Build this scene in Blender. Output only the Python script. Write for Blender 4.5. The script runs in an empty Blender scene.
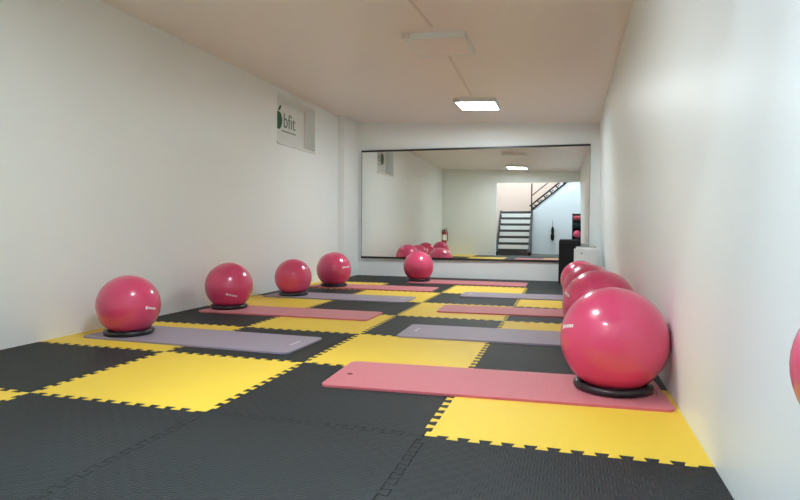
import bpy, bmesh, math, random
from mathutils import Vector, Matrix
S = 1.06                      # one floor tile in metres; all lengths below are in tiles
sc = bpy.context.scene
col = sc.collection
random.seed(4)

# ------------------------------------------------------------------ materials
def mat(name, color, rough=.5, spec=.5, metal=0, coat=0, coat_rough=.08, emit=None, estr=0,
        sheen=0, bump=None, sss=0, mottling=0, trans=0):
    m = bpy.data.materials.new(name); m.use_nodes = True
    nt = m.node_tree; b = nt.nodes['Principled BSDF']
    b.inputs['Base Color'].default_value = (*color, 1)
    b.inputs['Roughness'].default_value = rough
    b.inputs['Specular IOR Level'].default_value = spec
    b.inputs['Metallic'].default_value = metal
    b.inputs['Coat Weight'].default_value = coat
    b.inputs['Coat Roughness'].default_value = coat_rough
    b.inputs['Sheen Weight'].default_value = sheen
    b.inputs['Sheen Roughness'].default_value = .5
    b.inputs['Transmission Weight'].default_value = trans
    if sss:
        b.inputs['Subsurface Weight'].default_value = sss
        b.inputs['Subsurface Radius'].default_value = (.06, .01, .015)
        b.inputs['Subsurface Scale'].default_value = .5
    if emit:
        b.inputs['Emission Color'].default_value = (*emit, 1)
        b.inputs['Emission Strength'].default_value = estr
    tc = nt.nodes.new('ShaderNodeTexCoord')
    if mottling:
        n = nt.nodes.new('ShaderNodeTexNoise'); n.inputs['Scale'].default_value = 3
        n.inputs['Detail'].default_value = 4
        mx = nt.nodes.new('ShaderNodeMix'); mx.data_type = 'RGBA'
        mx.inputs['A'].default_value = (*[c*(1-mottling) for c in color], 1)
        mx.inputs['B'].default_value = (*[min(1, c*(1+mottling)) for c in color], 1)
        nt.links.new(tc.outputs['Object'], n.inputs['Vector'])
        nt.links.new(n.outputs['Fac'], mx.inputs['Factor'])
        nt.links.new(mx.outputs['Result'], b.inputs['Base Color'])
    if bump:
        bp = nt.nodes.new('ShaderNodeBump')
        bp.inputs['Strength'].default_value = bump[1]; bp.inputs['Distance'].default_value = bump[2]
        if bump[0] == 'weave':          # basket-weave blocks of three ribs
            def wave(d):
                w = nt.nodes.new('ShaderNodeTexWave'); w.wave_type = 'BANDS'; w.bands_direction = d
                w.inputs['Scale'].default_value = bump[3]*.95
                nt.links.new(tc.outputs['Object'], w.inputs['Vector']); return w
            wx, wy = wave('X'), wave('Y')
            ck = nt.nodes.new('ShaderNodeTexChecker'); ck.inputs['Scale'].default_value = bump[3]
            ck.inputs['Color1'].default_value = (1, 1, 1, 1); ck.inputs['Color2'].default_value = (0, 0, 0, 1)
            mp = nt.nodes.new('ShaderNodeMapping'); mp.inputs['Location'].default_value = (.003, .003, .011)
            nt.links.new(tc.outputs['Object'], mp.inputs['Vector']); nt.links.new(mp.outputs[0], ck.inputs['Vector'])
            mx = nt.nodes.new('ShaderNodeMix'); mx.data_type = 'FLOAT'
            nt.links.new(ck.outputs['Fac'], mx.inputs['Factor'])
            nt.links.new(wx.outputs['Fac'], mx.inputs['A']); nt.links.new(wy.outputs['Fac'], mx.inputs['B'])
            nt.links.new(mx.outputs['Result'], bp.inputs['Height'])
        elif bump[0] == 'ribs':
            w = nt.nodes.new('ShaderNodeTexWave'); w.wave_type = 'BANDS'; w.bands_direction = 'X'
            w.inputs['Scale'].default_value = bump[3]
            nt.links.new(tc.outputs['Object'], w.inputs['Vector']); nt.links.new(w.outputs['Fac'], bp.inputs['Height'])
        else:
            n = nt.nodes.new('ShaderNodeTexNoise'); n.inputs['Scale'].default_value = bump[3]
            nt.links.new(tc.outputs['Object'], n.inputs['Vector']); nt.links.new(n.outputs['Fac'], bp.inputs['Height'])
        nt.links.new(bp.outputs['Normal'], b.inputs['Normal'])
    return m

M = dict(
    wall=mat('white_panel', (.83, .88, .885), .42, .35, bump=('noise', .03, .02, 1.5)),
    ceiling=mat('ceiling_panel', (.85, .79, .77), .34, .5, bump=('noise', .03, .02, 1.2)),
    pink_wall=mat('peach_paint', (.66, .485, .405), .7, .3),
    hall_white=mat('hall_white', (.69, .715, .735), .5, .4),
    floor=mat('dark_floor', (.055, .052, .05), .6, .4),
    black_foam=mat('black_foam', (.0135, .0185, .0205), .6, .35, bump=('weave', .5, .003, 27), mottling=.1),
    yellow_foam=mat('yellow_foam', (.85, .60, .06), .55, .4, bump=('weave', .2, .002, 27)),
    pink_mat=mat('pink_mat', (.60, .125, .16), .55, .5, sheen=.3, bump=('ribs', .6, .002, 24)),
    lav_mat=mat('lavender_mat', (.30, .25, .335), .55, .5, sheen=.2, bump=('ribs', .25, .002, 28)),
    ball=mat('pink_vinyl', (.70, .062, .17), .28, .5, coat=.6, coat_rough=.06),
    rubber=mat('black_rubber', (.012, .013, .018), .3, .6),
    print=mat('white_print', (.85, .85, .85), .5),
    pale_print=mat('pale_print', (.62, .60, .64), .5),
    eyelet=mat('eyelet_dark', (.05, .015, .018), .5),
    mirror=mat('mirror_glass', (.84, .86, .82), .0, .5, metal=1),
    black=mat('black_frame', (.012, .012, .012), .35),
    blackbox=mat('black_box', (.008, .008, .009), .55, .3),
    grille=mat('black_grille', (.012, .012, .014), .8, .2, bump=('noise', .4, .004, 180)),
    housing=mat('lamp_housing', (.78, .81, .80), .35),
    off=mat('unlit_diffuser', (.85, .79, .77), .3, .5),
    on=mat('lit_diffuser', (.9, .9, .9), .4, emit=(.88, .97, 1.0), estr=54),
    on_dim=mat('lit_diffuser_dim', (.9, .9, .9), .4, emit=(.88, .97, 1.0), estr=42),
    added_hall_on=mat('added_hall_diffuser', (.9, .9, .9), .4, emit=(.74, .89, 1.0), estr=66),  # cool emitter for the added, unseen stairwell panels
    raceway=mat('raceway_plastic', (.74, .66, .62), .4),
    appliance=mat('white_plastic', (.80, .82, .82), .35),
    grey=mat('grey_plastic', (.25, .26, .27), .45),
    pane=mat('frosted_pane', (.80, .83, .81), .25, .5),
    win_frame=mat('window_white', (.74, .74, .71), .4),
    green=mat('sign_green', (.005, .09, .032), .5),
    signgrey=mat('sign_grey', (.13, .20, .165), .5),
    steel=mat('dark_steel', (.016, .012, .012), .6, .3),
    tread=mat('dark_tread', (.045, .038, .036), .55),
    riser=mat('pale_riser', (.86, .83, .80), .6),
    red=mat('extinguisher_red', (.50, .02, .025), .3, coat=.3),
    dkgreen=mat('dark_green', (.01, .045, .04), .5),
    pinkroll=mat('pink_roll', (.55, .07, .12), .5),
    cloth=mat('black_cloth', (.01, .011, .012), .8, .2),
)

# ------------------------------------------------------------------ mesh helpers
def box(bm, x0, x1, y0, y1, z0, z1, bev=0):
    g = bmesh.ops.create_cube(bm, size=1)['verts']
    for v in g:
        v.co = Vector(((x0+x1)/2+v.co.x*(x1-x0), (y0+y1)/2+v.co.y*(y1-y0), (z0+z1)/2+v.co.z*(z1-z0)))
    if bev:
        es = list({e for v in g for e in v.link_edges})
        bmesh.ops.bevel(bm, geom=es, offset=bev, segments=2, affect='EDGES')
def bar(bm, a, b, w, h, up=Vector((0, 0, 1))):
    a, b = Vector(a), Vector(b); d = (b-a).normalized()
    s = d.cross(up)
    if s.length < 1e-4: s = d.cross(Vector((0, 1, 0)))
    s.normalize(); u = s.cross(d)
    vs = [bm.verts.new(p+s*i*w/2+u*j*h/2) for p in (a, b) for i, j in ((-1, -1), (1, -1), (1, 1), (-1, 1))]
    for f in ((0, 1, 2, 3), (7, 6, 5, 4), (0, 4, 5, 1), (1, 5, 6, 2), (2, 6, 7, 3), (3, 7, 4, 0)):
        bm.faces.new([vs[i] for i in f])
def prism(bm, pts, axis, a, b):
    """polygon of 2-D points swept between a and b along the axis"""
    def P(p, t):
        return {'x': (t, p[0], p[1]), 'y': (p[0], t, p[1]), 'z': (p[0], p[1], t)}[axis]
    A = [bm.verts.new(P(p, a)) for p in pts]; B = [bm.verts.new(P(p, b)) for p in pts]
    bm.faces.new(A); bm.faces.new(B[::-1])
    n = len(pts)
    for i in range(n): bm.faces.new((A[i], A[(i+1) % n], B[(i+1) % n], B[i]))
def lathe(bm, prof, n=40, c=(0, 0, 0), close=False):
    rings = []
    for r, z in prof:
        if r < 1e-6: rings.append([bm.verts.new((c[0], c[1], c[2]+z))])
        else: rings.append([bm.verts.new((c[0]+r*math.cos(2*math.pi*k/n), c[1]+r*math.sin(2*math.pi*k/n), c[2]+z)) for k in range(n)])
    pairs = list(zip(rings, rings[1:])) + ([(rings[-1], rings[0])] if close else [])
    for A, B in pairs:
        for k in range(n):
            q = [A[k % len(A)], A[(k+1) % len(A)], B[(k+1) % len(B)], B[k % len(B)]]
            u = []
            for v in q:
                if v not in u: u.append(v)
            if len(u) > 2: bm.faces.new(u)
def tube(bm, pts, r, n=10, closed=False):
    pts = [Vector(p) for p in pts]; rings = []
    N = len(pts)
    for i, p in enumerate(pts):
        if closed: t = pts[(i+1) % N]-pts[i-1]
        else: t = pts[min(i+1, N-1)]-pts[max(i-1, 0)]
        t.normalize(); s = t.cross(Vector((0, 1, 0)))
        if s.length < 1e-3: s = t.cross(Vector((1, 0, 0)))
        s.normalize(); u = s.cross(t)
        rings.append([bm.verts.new(p+s*r*math.cos(2*math.pi*k/n)+u*r*math.sin(2*math.pi*k/n)) for k in range(n)])
    for i in range(N if closed else N-1):
        A, B = rings[i], rings[(i+1) % N]
        for k in range(n): bm.faces.new((A[k], A[(k+1) % n], B[(k+1) % n], B[k]))
    if not closed: bm.faces.new(rings[0][::-1]); bm.faces.new(rings[-1])

def obj(name, bm, m, parent=None, loc=(0, 0, 0), rot=(0, 0, 0), smooth=False, kind=None):
    bmesh.ops.recalc_face_normals(bm, faces=bm.faces)
    for v in bm.verts: v.co *= S
    me = bpy.data.meshes.new(name); bm.to_mesh(me); bm.free()
    if smooth:
        for p in me.polygons: p.use_smooth = True
        if smooth == 'auto':
            me.set_sharp_from_angle(angle=math.radians(40))
    o = bpy.data.objects.new(name, me); col.objects.link(o)
    me.materials.append(m)
    o.location = Vector(loc)*S; o.rotation_euler = rot
    if parent: o.parent = parent
    if kind: o['kind'] = kind
    return o
def empty(name, loc, rot=(0, 0, 0)):
    o = bpy.data.objects.new(name, None); col.objects.link(o)
    o.location = Vector(loc)*S; o.rotation_euler = rot; o.empty_display_size = .1
    return o
def tag(o, label, cat, group=None):
    o['label'] = label; o['category'] = cat
    if group: o['group'] = group
    return o
def struct(name, bm, m, parent=None, **k):
    return obj(name, bm, m, parent, kind='structure', **k)
def nb(): return bmesh.new()

# ------------------------------------------------------------------ camera
f_px = 583.14
R = Matrix(((.96067, -.27713, -.01786), (.27761, .96003, .03559), (.00729, -.03915, .99921)))
right, fwd, up = R.col[0], R.col[1], R.col[2]
cam = bpy.data.cameras.new('camera'); cam.sensor_width = 36; cam.lens = f_px/800*36; cam.clip_start = .02
co = bpy.data.objects.new('camera', cam); col.objects.link(co)
mw = Matrix((right, up, -fwd)).transposed().to_4x4(); mw.translation = Vector((2.54, -2.232, .829))*S
co.matrix_world = mw; sc.camera = co

# ------------------------------------------------------------------ shell
XL, XR, XRT, YB, YF = -1.05, 3.045, 2.957, 7.20, -1.0
def zc(x): return 2.605-.04*(x-XL)
T = .022                                          # foam tile thickness, top at z = 0
b = nb(); box(b, -1.75, 3.3, -5.0, 7.4, -T-.12, -T); struct('floor', b, M['floor'])
# left wall with the opening for the high window
WY0, WY1, WZ0, WZ1 = 4.52, 5.675, 1.905, 2.52
b = nb()
box(b, XL-.3, XL, YF-.12, WY0, -T, 2.75); box(b, XL-.3, XL, WY1, YB, -T, 2.75)
box(b, XL-.3, XL, WY0, WY1, -T, WZ0); box(b, XL-.3, XL, WY0, WY1, WZ1, 2.75)
bmesh.ops.remove_doubles(b, verts=b.verts, dist=1e-5)
struct('wall_left', b, M['wall'])
b = nb(); box(b, XL, -.94, 6.55, YB, 0, 2.62); struct('trim_1', b, M['wall'])       # corner pilaster
b = nb(); box(b, XL-.3, 3.3, YB, YB+.15, -T, 2.75); struct('wall_back', b, M['wall'])
b = nb(); prism(b, [(XR, -T), (XR+.25, -T), (XR+.25, 2.75), (XRT-.01, 2.75), (XRT, 2.445)], 'y', YF-.12, YB); struct('wall_right', b, M['wall'])
b = nb(); x0, x1 = XL-.3, 3.3
prism(b, [(x0, zc(x0)), (x1, zc(x1)), (x1, zc(x1)+.15), (x0, zc(x0)+.15)], 'y', YF-.12, YB+.15); struct('ceiling', b, M['ceiling'])
# wall the photographer looks past, with the wide opening to the stairwell
OX = .58
b = nb(); box(b, XL-.3, OX, YF-.12, YF, -T, 4.4); box(b, OX, XR+.25, YF-.12, YF, 2.17, 4.4)
struct('wall_entrance', b, M['wall'])
HB = -4.6
b = nb(); box(b, -1.75, 3.3, HB-.12, HB, -T, 4.4); struct('wall_stairwell_back', b, M['pink_wall'])
b = nb(); box(b, -1.75, -1.63, HB, YF-.12, -T, 4.4); struct('wall_stairwell_left', b, M['hall_white'])
b = nb(); box(b, XR, 3.3, HB, YF-.12, -T, 4.4); struct('wall_stairwell_right', b, M['hall_white'])
b = nb(); box(b, -1.75, 3.3, HB-.12, YF, 4.4, 4.52); struct('ceiling_stairwell', b, M['hall_white'])
# white boarding below the upper stair flight
SY = -3.1
b = nb(); prism(b, [(1.52, -T), (XR, -T), (XR, 2.42), (2.62, 2.42), (1.52, 1.45)], 'y', SY-.06, SY)
struct('wall_under_stair', b, M['hall_white'])
b = nb(); box(b, 2.188, 2.196, SY, SY+.004, 0, 1.7); box(b, 2.2, XR, SY, SY+.004, 1.70, 1.708); struct('trim_2', b, M['raceway'])

# ------------------------------------------------------------------ high window in the left wall
PX = -1.215
win = empty('window_1', (PX, (WY0+WY1)/2, WZ0)); win['kind'] = 'structure'
wc = Vector((PX, (WY0+WY1)/2, WZ0)); hy = (WY1-WY0)/2; hz = WZ1-WZ0
b = nb()
for a in ((-.02, .02, -hy, -hy+.03, 0, hz), (-.02, .02, hy-.03, hy, 0, hz), (-.02, .02, -hy+.03, hy-.03, 0, .03), (-.02, .02, -hy+.03, hy-.03, hz-.03, hz)): box(b, *a)
obj('window_frame', b, M['win_frame'], win)
b = nb(); box(b, -.006, .006, -hy+.03, hy-.03, .03, hz-.03); obj('window_pane', b, M['pane'], win)
b = nb(); box(b, .02, .18, -hy, hy, -.02, .012); obj('window_sill', b, M['win_frame'], win)
# vinyl lettering on the pane
sg = empty('window_sign', (PX+.007, 4.90, 2.25))
tag(sg, 'green apple and bfit lettering stuck on the high window pane', 'sign')
b = nb()
pts = []
for k in range(40):
    t = 2*math.pi*k/40
    r = 1-.10*math.exp(-((t-math.pi/2)/.28)**2)-.06*math.exp(-((t-3*math.pi/2)/.3)**2)
    pts.append((-.055+.11*r*math.cos(t)*(1+.08*math.sin(t)), .0+.125*r*math.sin(t)))
prism(b, pts, 'x', 0, .003); obj('apple_emblem', b, M['green'], sg)
b = nb(); prism(b, [(-.05, .125), (-.042, .16), (-.01, .20), (.03, .215), (.02, .17), (-.015, .135)], 'x', 0, .003); obj('apple_leaf', b, M['green'], sg)
def text_mesh(name, s, size, parent, loc, m, thick=.002, sx=1):
    cu = bpy.data.curves.new(name, 'FONT'); cu.body = s; cu.size = size*S; cu.extrude = thick*S/2; cu.align_x = 'LEFT'; cu.resolution_u = 4
    t = bpy.data.objects.new(name, cu); col.objects.link(t)
    bpy.context.view_layer.update()
    me = bpy.data.meshes.new_from_object(t.evaluated_get(bpy.context.evaluated_depsgraph_get()))
    bpy.data.objects.remove(t)
    o = bpy.data.objects.new(name, me); col.objects.link(o); me.materials.clear(); me.materials.append(m)
    for v in me.vertices: v.co.x *= sx
    o.parent = parent; o.location = Vector(loc)*S
    o.rotation_euler = (math.pi/2, 0, math.pi/2)        # upright, read from +X
    return o
text_mesh('lettering', 'bfit', .285, sg, (.003, .085, -.075), M['signgrey'], sx=.98)
b = nb(); box(b, 0, .003, .05, .47, -.135, -.12); obj('tagline_strip', b, M['signgrey'], sg)

# ------------------------------------------------------------------ interlocking foam floor tiles
NT, TH, SL = 11, .017, .010                        # teeth per edge, tooth depth, dovetail slant
def wave_pts():
    p = []; n = 2*NT; a, w = .05, .90
    p.append((a, 0)); s = 1
    for k in range(n):
        t0, t1 = a+w*k/n, a+w*(k+1)/n
        p.append((t0-SL*.5 if k else t0, s*TH)); p.append((t1+SL*.5 if k < n-1 else t1, s*TH)); s = -s
    p.append((a+w, 0))
    return p
WAVE = wave_pts()
ROWS = [('nearest the camera', -1), ('', 0)]
def tile_bm(i, j):
    x0 = XL if i == -1 else i; x1 = XR if i == 2 else i+1
    y0, y1 = j, (YB if j == 6 else j+1)
    P = []
    def edge(a, b, axis, fix, straight, rev):
        seq = [(0, 0)] + ([] if straight else WAVE) + [(1, 0)]
        if rev: seq = seq[::-1]
        out = []
        for t, o in seq:
            v = a+(b-a)*t
            if not straight:
                v = a + (b-a)*t
            out.append((v, fix+o) if axis == 'h' else (fix+o, v))
        P.extend(out[:-1])
    edge(x0, x1, 'h', y0, j == -1, False)
    edge(y0, y1, 'v', x1, i == 2, False)
    edge(x0, x1, 'h', y1, j == 6, True)
    edge(y0, y1, 'v', x0, i == -1, True)
    cx, cy = (x0+x1)/2, (y0+y1)/2
    Q = []                                          # top outline, drawn in a little so the joints show
    n = len(P); d = .0015
    for k in range(n):
        a, p, c = Vector(P[k-1]), Vector(P[k]), Vector(P[(k+1) % n])
        n1 = Vector((-(p-a).y, (p-a).x)).normalized(); n2 = Vector((-(c-p).y, (c-p).x)).normalized()
        m = n1+n2
        m = m*(1/max(m.length_squared/2, .35)) if m.length > .2 else n1
        Q.append(p+m*d)
    bm = nb()
    rings = [[bm.verts.new((p[0]-cx, p[1]-cy, z)) for p in poly] for poly, z in ((P, -T), (P, -.013), (Q, 0))]
    for A, B in zip(rings, rings[1:]):
        for k in range(n): bm.faces.new((A[k], A[(k+1) % n], B[(k+1) % n], B[k]))
    bm.faces.new(rings[-1]); bm.faces.new(rings[0][::-1])
    return bm, (cx, cy, 0)
ordn = ['first', 'second', 'third', 'fourth', 'fifth', 'sixth', 'seventh', 'eighth']
colw = {-1: 'along the left wall', 0: 'second from the left wall', 1: 'second from the right wall', 2: 'along the right wall'}
for j in range(-1, 7):
    for i in range(-1, 3):
        black = (i+j) % 2 == 1
        if j == 6 or (j == -1 and i >= 0): black = True
        bm, loc = tile_bm(i, j)
        o = obj('puzzle_mat_tile', bm, M['black_foam' if black else 'yellow_foam'], loc=loc)
        c = 'black' if black else 'yellow'
        rowt = 'row beside the mirror wall' if j == 6 else ('row nearest the camera' if j == -1 else ordn[6-j]+' row from the mirror wall')
        tag(o, f'{c} interlocking foam tile {colw[i]}, {rowt}', 'floor tile', 'black foam floor tiles' if black else 'yellow foam floor tiles')

# ------------------------------------------------------------------ exercise mats
MT = .013
def rounded(x0, x1, y0, y1, r, n=6):
    p = []
    for cx, cy, a in ((x1-r, y1-r, 0), (x0+r, y1-r, 90), (x0+r, y0+r, 180), (x1-r, y0+r, 270)):
        for k in range(n+1):
            t = math.radians(a+90*k/n); p.append((cx+r*math.cos(t), cy+r*math.sin(t)))
    return p
def mat_bm(L, W):
    bm = nb(); c = .0025; r = .045
    A = [bm.verts.new((x, y, 0)) for x, y in rounded(-L/2, L/2, -W/2, W/2, r)]
    B = [bm.verts.new((v.co.x, v.co.y, MT-c)) for v in A]
    C = [bm.verts.new((x, y, MT)) for x, y in rounded(-L/2+c, L/2-c, -W/2+c, W/2-c, r-c)]
    n = len(A)
    for P, Q in ((A, B), (B, C)):
        for k in range(n): bm.faces.new((P[k], P[(k+1) % n], Q[(k+1) % n], Q[k]))
    bm.faces.new(C); bm.faces.new(A[::-1]); return bm
def exercise_mat(color, x0, x1, y0, y1, label, end, group, rz=0):
    L, W = x1-x0, y1-y0
    o = obj('exercise_mat', mat_bm(L, W), M['pink_mat' if color == 'pink' else 'lav_mat'], loc=((x0+x1)/2, (y0+y1)/2, 0), rot=(0, 0, rz))
    tag(o, label, 'mat', group)
    s = end                                          # which end (+1 right, -1 left) lies away from the wall
    if color == 'pink' and 'largest' in label:
        b = nb(); lathe(b, [(.006, 0), (.016, 0), (.016, .0012), (.006, .0012)], 16, close=True)
        obj('eyelet', b, M['eyelet'], o, (s*(L/2-.085), -.03, MT))
    elif color != 'pink':                            # small pale printed mark across the end
        b = nb()
        yy = -.075
        for k, w in enumerate((.026, .014, .018, .014, .018, .014)):
            box(b, -.012, .012, yy, yy+w, 0, .0008); yy += w+.007
        obj('logo_print', b, M['pale_print'], o, (s*(L/2-.10), .03, MT))
    return o
gm = 'exercise mats laid out in two rows'
exercise_mat('pink', 1.30, 3.012, .570, 1.120, 'pink exercise mat under the largest ball, right foreground', -1, gm, .05)
exercise_mat('lavender', 1.295, 3.0, 1.975, 2.525, 'grey lavender exercise mat in the right row, next behind the large pink foreground mat', -1, gm, .03)
exercise_mat('pink', 1.30, 3.0, 3.34, 3.84, 'dusty pink exercise mat in the right row between the two lavender ones', -1, gm, .035)
exercise_mat('lavender', 1.29, 2.97, 4.65, 5.15, 'pale lavender exercise mat in the right row, the one farthest from the camera', -1, gm, .04)
exercise_mat('pink', .24, 1.97, 6.10, 6.66, 'narrow looking pink exercise mat lying along the mirror wall', 1, gm)
exercise_mat('lavender', -.885, .815, 1.18, 1.74, 'lavender exercise mat nearest the camera in the left row', 1, gm, -.03)
exercise_mat('pink', -.875, .85, 2.58, 3.09, 'dark pink exercise mat in the left row between the two lavender ones', 1, gm)
exercise_mat('lavender', -.90, .84, 3.86, 4.38, 'lavender exercise mat under the third ball of the left row', 1, gm)
exercise_mat('pink', -.86, .86, 5.02, 5.55, 'pink exercise mat in the left row, the one farthest from the camera', 1, gm)

# ------------------------------------------------------------------ balls on their rings
RT = .021
def ring_profile(Rb):
    t = RT
    rr = math.sqrt((Rb+t)**2-(Rb*.94-t)**2)+.001
    prof = []
    for k in range(20):
        a = 2*math.pi*k/20
        z = t+t*math.sin(a)
        prof.append((rr+t*math.cos(a)*1.02, max(0.0, min(z, 2*t))))
    return prof
def ball(x, y, Rb, z0, label, ring_label, logo=None, ground=MT):
    b = nb(); prof = []
    n = 48
    for k in range(n+1):
        a = -math.pi/2+math.pi*k/n
        z = Rb*math.sin(a); r = Rb*math.cos(a)
        r += .0006*math.cos(28*a)*math.cos(a)          # shallow anti-slip rings
        prof.append((max(r, 0) if 0 < k < n else 0, max(z, -Rb*.965+.001)))   # sags flat where it rests
    lathe(b, prof, 72)
    o = obj('exercise_ball', b, M['ball'], loc=(x, y, z0+Rb*.965), smooth=True)
    tag(o, label, 'exercise ball', 'pink exercise balls')
    b = nb(); lathe(b, ring_profile(Rb), 64, close=True)
    r = obj('ball_ring', b, M['rubber'], loc=(x, y, z0), smooth=True)
    tag(r, ring_label, 'ball stand', 'black rings under the exercise balls')
    if logo:
        a, c = Vector(logo[0]).normalized(), Vector(logo[1]).normalized()
        m = (a+c).normalized(); u = (c-a).normalized(); u = (u-m*u.dot(m)).normalized(); w = m.cross(u)
        ln = (c-a).length*Rb
        b = nb()
        def strip(u0, u1, w0, w1):
            nseg = 4; rows = []
            for k in range(nseg+1):
                uu = u0+(u1-u0)*k/nseg
                rows.append([bm_v(b, (m*Rb+u*uu+w*ww).normalized()*(Rb+.0016)) for ww in (w0, w1)])
            for p, q_ in zip(rows, rows[1:]): b.faces.new((p[0], q_[0], q_[1], p[1]))
        h = .013
        strip(-ln/2, -ln/2+.018, -h*.9, h*.9)          # illegible print: a small emblem, then short upright strokes
        e = -ln/2+.024; lw = (ln/2-e)/6
        for k in range(6):
            strip(e+k*lw, e+k*lw+lw*.72, -h*.6, h*(.6 if k % 3 else .75))
        obj('logo_print', b, M['print'], o)
    return o
def bm_v(b, p): return b.verts.new(p)
ball(2.770, .907, .263, MT, 'largest glossy pink exercise ball, on the foreground pink mat by the right wall', 'black ring under the largest pink ball, right foreground',
     ((-.944, -.243, .224), (-.746, -.588, .314)))
ball(2.766, 2.25, .262, MT, 'pink exercise ball by the right wall, directly behind the largest foreground ball', 'black ring under the second ball of the right row',
     ((-.918, -.159, .364), (-.797, -.533, .284)))
ball(2.738, 3.57, .244, MT, 'third pink exercise ball from the camera along the right wall', 'black ring under the third ball of the right row')
ball(2.682, 4.90, .224, MT, 'farthest pink exercise ball along the right wall, before the white appliance', 'black ring under the farthest ball of the right row')
ball(-.626, 1.395, .225, MT, 'pink exercise ball on the nearest lavender mat by the left wall', 'black ring under the nearest ball of the left row',
     ((.942, -.335, -.007), (.991, .097, -.092)))
ball(-.70, 2.86, .230, MT, 'second pink exercise ball of the left row, on a dark pink mat', 'black ring under the second ball of the left row',
     ((.407, -.879, -.248), (.757, -.533, -.377)))
ball(-.605, 4.08, .218, MT, 'third pink exercise ball of the left row, on a lavender mat', 'black ring under the third ball of the left row')
ball(-.549, 5.20, .238, MT, 'farthest pink exercise ball of the left row, near the corner pilaster', 'black ring under the farthest ball of the left row',
     ((.763, -.627, .159), (.979, -.082, .187)))
ball(.355, 6.36, .230, MT, 'lone pink exercise ball in front of the mirror at centre back', 'black ring under the lone ball in front of the mirror')

# ------------------------------------------------------------------ wall mirror
MX0, MX1, MZ0, MZ1 = -.86, 2.838, .298, 2.123
mr = empty('wall_mirror', ((MX0+MX1)/2, 7.185, MZ0), (0, 0, math.radians(.45)))
tag(mr, 'large frameless wall mirror with black rails on the back wall', 'mirror')
hw, hh = (MX1-MX0)/2, MZ1-MZ0
b = nb(); box(b, -hw, hw, -.005, .005, .012, hh-.012); obj('mirror_glass', b, M['mirror'], mr)
for z in (0, hh-.03):
    b = nb(); box(b, -hw-.004, hw+.004, -.018, .006, z, z+.03); obj('rail', b, M['black'], mr)
for s in (-1, 1):
    b = nb(); box(b, s*hw-.004, s*hw+.004, -.008, .006, .022, hh-.022); obj('edge_strip', b, M['grey'], mr)

# ------------------------------------------------------------------ boxes in the back right corner
bx = empty('black_cabinet', (2.56, 6.92, 0)); tag(bx, 'tall plain black box standing at the right end of the mirror', 'cabinet')
b = nb(); box(b, -.155, .155, -.15, .15, 0, .655, .012); obj('body', b, M['blackbox'], bx)
b = nb(); box(b, -.13, .13, -.16, -.148, .06, .60, .004); obj('front_grille', b, M['grille'], bx)
ap = empty('floor_appliance', (2.785, 6.42, 0)); tag(ap, 'white rounded appliance on the floor before the black box, right back corner', 'appliance')
b = nb(); box(b, -.165, .165, -.12, .12, .03, .565, .025); obj('body', b, M['appliance'], ap, smooth='auto')
b = nb(); box(b, -.14, .14, -.095, .095, .562, .575, .006); obj('top_grille', b, M['grey'], ap)
b = nb(); box(b, -.08, -.05, -.124, -.119, .475, .49); obj('badge', b, M['grey'], ap)
for s in (-1, 1):
    b = nb(); box(b, s*.12-.03, s*.12+.03, -.1, .1, 0, .032); obj('foot', b, M['grey'], ap)

# ------------------------------------------------------------------ ceiling panel lights
def ceiling_light(x, y, m, label):
    t = empty('ceiling_light', (x, y, zc(x)), (0, .04, 0)); tag(t, label, 'ceiling light', 'square ceiling lights')
    b = nb(); w, h = .262, .055
    box(b, -w, w, -w, w, -.016, 0)
    for s in (-1, 1):
        box(b, s*w-.012, s*w+.012, -w-.012, w+.012, -h, 0); box(b, -w+.012, w-.012, s*w-.012, s*w+.012, -h, 0)
    obj('housing', b, M['housing'], t)
    b = nb(); box(b, -w+.012, w-.012, -w+.012, w-.012, -h+.004, -.018); obj('diffuser', b, M[m], t)
    b = nb(); box(b, -w-.02, -w+.05, -w-.028, -w-.012, -h+.006, -.006); obj('end_clip', b, M['raceway'], t)
    return t
ceiling_light(1.345, 5.62, 'on', 'lit square ceiling light near the mirror wall')
ceiling_light(1.395, 3.00, 'off', 'unlit square ceiling light, the larger looking one nearer the camera')
ceiling_light(1.27, .35, 'on_dim', 'lit square ceiling light seen in the mirror, near the entrance')
def raceway(x0, y0, x1, y1, label):
    xm, ym = (x0+x1)/2, (y0+y1)/2
    o = nb(); bar(o, (x0-xm, y0-ym, zc(x0)-zc(xm)-.006), (x1-xm, y1-ym, zc(x1)-zc(xm)-.005), .02, .01)
    o = obj('cable_raceway', o, M['raceway'], loc=(xm, ym, zc(xm)))
    tag(o, label, 'cable cover', 'ceiling cable covers')
raceway(1.32, .66, 1.41, 2.60, 'thin ceiling cable cover running from the unlit light towards the camera')
raceway(1.39, 3.20, 1.32, 5.30, 'thin ceiling cable cover running between the unlit and lit lights')

# ------------------------------------------------------------------ ball rack by the right wall, beside the camera
rk = empty('ball_rack', (2.905, -1.62, 0)); tag(rk, 'narrow black rack against the right wall, seen in the mirror', 'rack')
b = nb(); box(b, -.125, .12, -.02, 0, 0, 1.27); obj('back_board', b, M['blackbox'], rk)
for s in (-1, 1):
    b = nb(); box(b, s*.118-.008, s*.118+.008, -.03, .012, 0, 1.28); obj('upright', b, M['black'], rk)
for z in (.550, .845, 1.075, 1.262):
    b = nb(); box(b, -.035 if z < 1.2 else -.108, .108, 0, .22 if z < 1.2 else .02, z-.016, z); obj('shelf', b, M['black'], rk)
def small_ball(z, m, label, r=.12):
    b = nb(); lathe(b, [(r*math.cos(-math.pi/2+math.pi*k/24) if 0 < k < 24 else 0, r*math.sin(-math.pi/2+math.pi*k/24)) for k in range(25)], 40)
    tag(obj('small_ball', b, m, loc=(2.916, -1.425, z+r+.001), smooth=True), label, 'ball')
small_ball(.550, M['ball'], 'small pink ball cut off by the right edge of the photo', .110)
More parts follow.
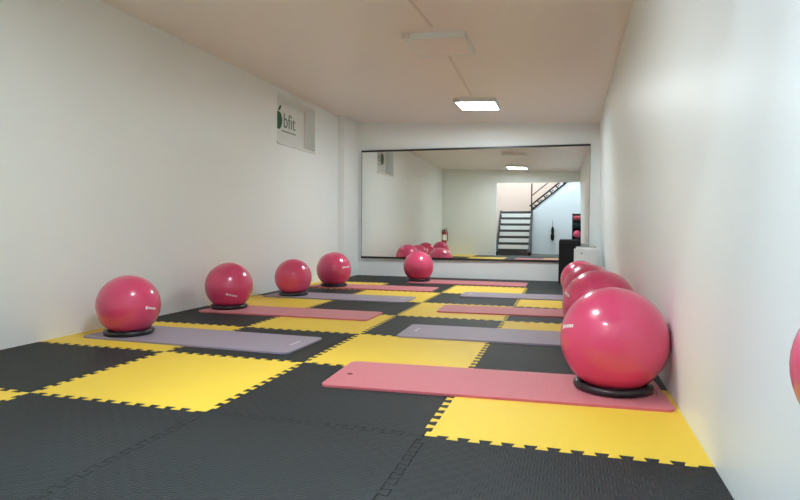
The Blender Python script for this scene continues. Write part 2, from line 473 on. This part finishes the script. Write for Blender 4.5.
def roll(z, r, m, label):
    b = nb(); n = 24
    prof = [(.02, -.1), (r, -.1), (r, .1), (.02, .1)]
    lathe(b, prof, n, close=True)
    for v in b.verts: v.co = Vector((v.co.z, v.co.y, -v.co.x))
    tag(obj('rolled_mat', b, m, loc=(2.905, -1.54, z+r), smooth='auto'), label, 'roll', 'rolls on the rack')
roll(1.075, .066, M['pinkroll'], 'short pink roll on the top shelf of the black rack, seen in the mirror')
roll(.845, .075, M['dkgreen'], 'short dark green roll on the black rack, between the pink roll and pink ball')

# ------------------------------------------------------------------ staircase behind the camera (seen in the mirror)
st = empty('staircase', (.53, -1.7, -T)); tag(st, 'dark steel staircase with open flight turning right, reflected in the mirror', 'staircase')
SW, run, rise, n = 1.0, .20, .2, 7
for s in (0, SW):
    b = nb(); bar(b, (s, 0, .05), (s, -run*n, rise*n-.03), .07, .16); obj('stringer', b, M['steel'], st)
for k in range(n):
    b = nb(); y = -run*k-.02; z = rise*(k+1)
    box(b, .02, SW-.02, y-run-.03, y, z-.075, z); obj('tread', b, M['tread'], st)
    b = nb(); box(b, .02, SW-.02, y-run+.01, y-run+.02, z, z+rise-.076) if k < n-1 else box(b, .02, SW-.02, y-.04, y-.03, z-.16, z-.076)
    obj('riser', b, M['riser'], st)
b = nb(); box(b, .02, SW-.02, -run-.01, -run*0-.03, .0, .155); obj('riser', b, M['tread'], st)
zl = rise*n
b = nb(); box(b, 0, 1.02, -2.55, -run*n-.05, zl-.06, zl); obj('landing', b, M['tread'], st)
b = nb(); box(b, .965, 1.005, -1.43, -1.38, 0, 2.32); obj('post', b, M['steel'], st)
# upper flight: two slanting rails with rungs between them, and a handrail
A, B = Vector((1.01, -1.40, 1.465)), Vector((2.12, -1.40, 2.38))
d = (B-A).normalized(); nrm = Vector((-d.z, 0, d.x))
for s in (0, .135):
    b = nb(); bar(b, A+nrm*s, B+nrm*s, .05, .05); obj('upper_stringer', b, M['steel'], st)
for k in range(7):
    p = A+d*(.06+k*.25)
    if p.x > 2.12: break
    b = nb(); bar(b, p, p+nrm*.135, .045, .06, up=Vector((0, 1, 0))); obj('rung', b, M['steel'], st)
for k in range(7):
    p = A+d*(.12+k*.25)
    if p.x > 2.0: break
    b = nb(); box(b, p.x-.06, p.x+.12, -2.3, -1.44, p.z+.06, p.z+.085); obj('upper_tread', b, M['tread'], st)
b = nb(); bar(b, A+Vector((0, 0, .47)), A+Vector((0, 0, .47))+d*1.3, .03, .03); obj('handrail', b, M['steel'], st)
# stair hand-drawn details: landing legs
for x in (.03, .97):
    b = nb(); box(b, x-.02, x+.02, -2.5, -2.46, 0, zl-.06); obj('landing_leg', b, M['steel'], st)

# ------------------------------------------------------------------ fire extinguisher on the entrance wall
fe = empty('fire_extinguisher', (-.97, YF, .34)); tag(fe, 'red fire extinguisher hung on the wall, seen in the mirror left of the stairs', 'fire extinguisher')
b = nb(); lathe(b, [(0, .0), (.055, 0), (.068, .02), (.068, .30), (.05, .345), (.022, .365), (.022, .39), (0, .39)], 24, (0, .085, 0)); obj('cylinder', b, M['red'], fe, smooth='auto')
b = nb(); lathe(b, [(.0685, .10), (.0695, .10), (.0695, .27), (.0685, .27)], 24, (0, .085, 0), close=True); obj('paper_label', b, M['print'], fe, smooth='auto')
b = nb(); box(b, -.03, .03, .06, .11, .39, .42); bar(b, (-.02, .085, .43), (.09, .085, .47), .025, .014); bar(b, (-.02, .085, .41), (.08, .085, .41), .025, .012); obj('valve_handle', b, M['rubber'], fe)
b = nb(); tube(b, [(.0, .085, .40)]+[(.10*math.sin(a)*(-1), .09, .22+.2*math.cos(a)) for a in [.2+.28*k for k in range(10)]], .014); obj('hose', b, M['rubber'], fe, smooth=True)
b = nb(); tube(b, [(.0, .085, .40), (.06, .09, .40), (.095, .09, .33), (.098, .09, .2), (.095, .09, .08)], .012); obj('side_strap', b, M['rubber'], fe, smooth=True)
b = nb(); box(b, -.04, .04, 0, .02, .1, .36); obj('wall_bracket', b, M['black'], fe)

# ------------------------------------------------------------------ black bundle hanging on the white boarding
um = empty('folded_umbrella', (2.20, SY, .42)); tag(um, 'black folded umbrella hanging on the white boarding, seen in the mirror', 'umbrella')
b = nb(); lathe(b, [(0, .0), (.012, .0), (.05, .05), (.062, .16), (.04, .24), (.05, .30), (.045, .38), (.018, .46), (0, .47)], 14, (0, .07, 0)); obj('canopy', b, M['cloth'], um, smooth=True)
b = nb(); tube(b, [(0, .07, .46), (0, .07, .60), (.015, .07, .64), (0, .04, .66), (0, .004, .66)], .008); obj('handle', b, M['grey'], um, smooth=True)

# ------------------------------------------------------------------ unseen panels added to light the stairwell and spill through the opening
def added_hall_light(x, y, label):
    t = empty('added_stairwell_light', (x, y, 4.4)); tag(t, label, 'ceiling light', 'added stairwell lights')
    b = nb(); box(b, -.5, .5, -.3, .3, -.06, 0, .01); obj('housing', b, M['housing'], t)
    b = nb(); box(b, -.47, .47, -.27, .27, -.07, -.058); obj('diffuser', b, M['added_hall_on'], t)
added_hall_light(2.0, -2.0, 'unseen panel light added on the stairwell ceiling, nearer the gym')
added_hall_light(.6, -3.6, 'unseen panel light added on the stairwell ceiling, above the landing')

# ------------------------------------------------------------------ world and output look
w = bpy.data.worlds.new('world'); sc.world = w; w.use_nodes = True
w.node_tree.nodes['Background'].inputs['Color'].default_value = (.6, .7, .8, 1)
w.node_tree.nodes['Background'].inputs['Strength'].default_value = .3
vs = sc.view_settings
vs.view_transform = 'Standard'; vs.look = 'None'; vs.gamma = 1; vs.use_curve_mapping = False
vs.exposure = 0.45
sc.cycles.use_denoising = True
sc.cycles.max_bounces = 14; sc.cycles.diffuse_bounces = 8; sc.cycles.glossy_bounces = 6
sc.cycles.sample_clamp_indirect = 6; sc.cycles.blur_glossy = 1
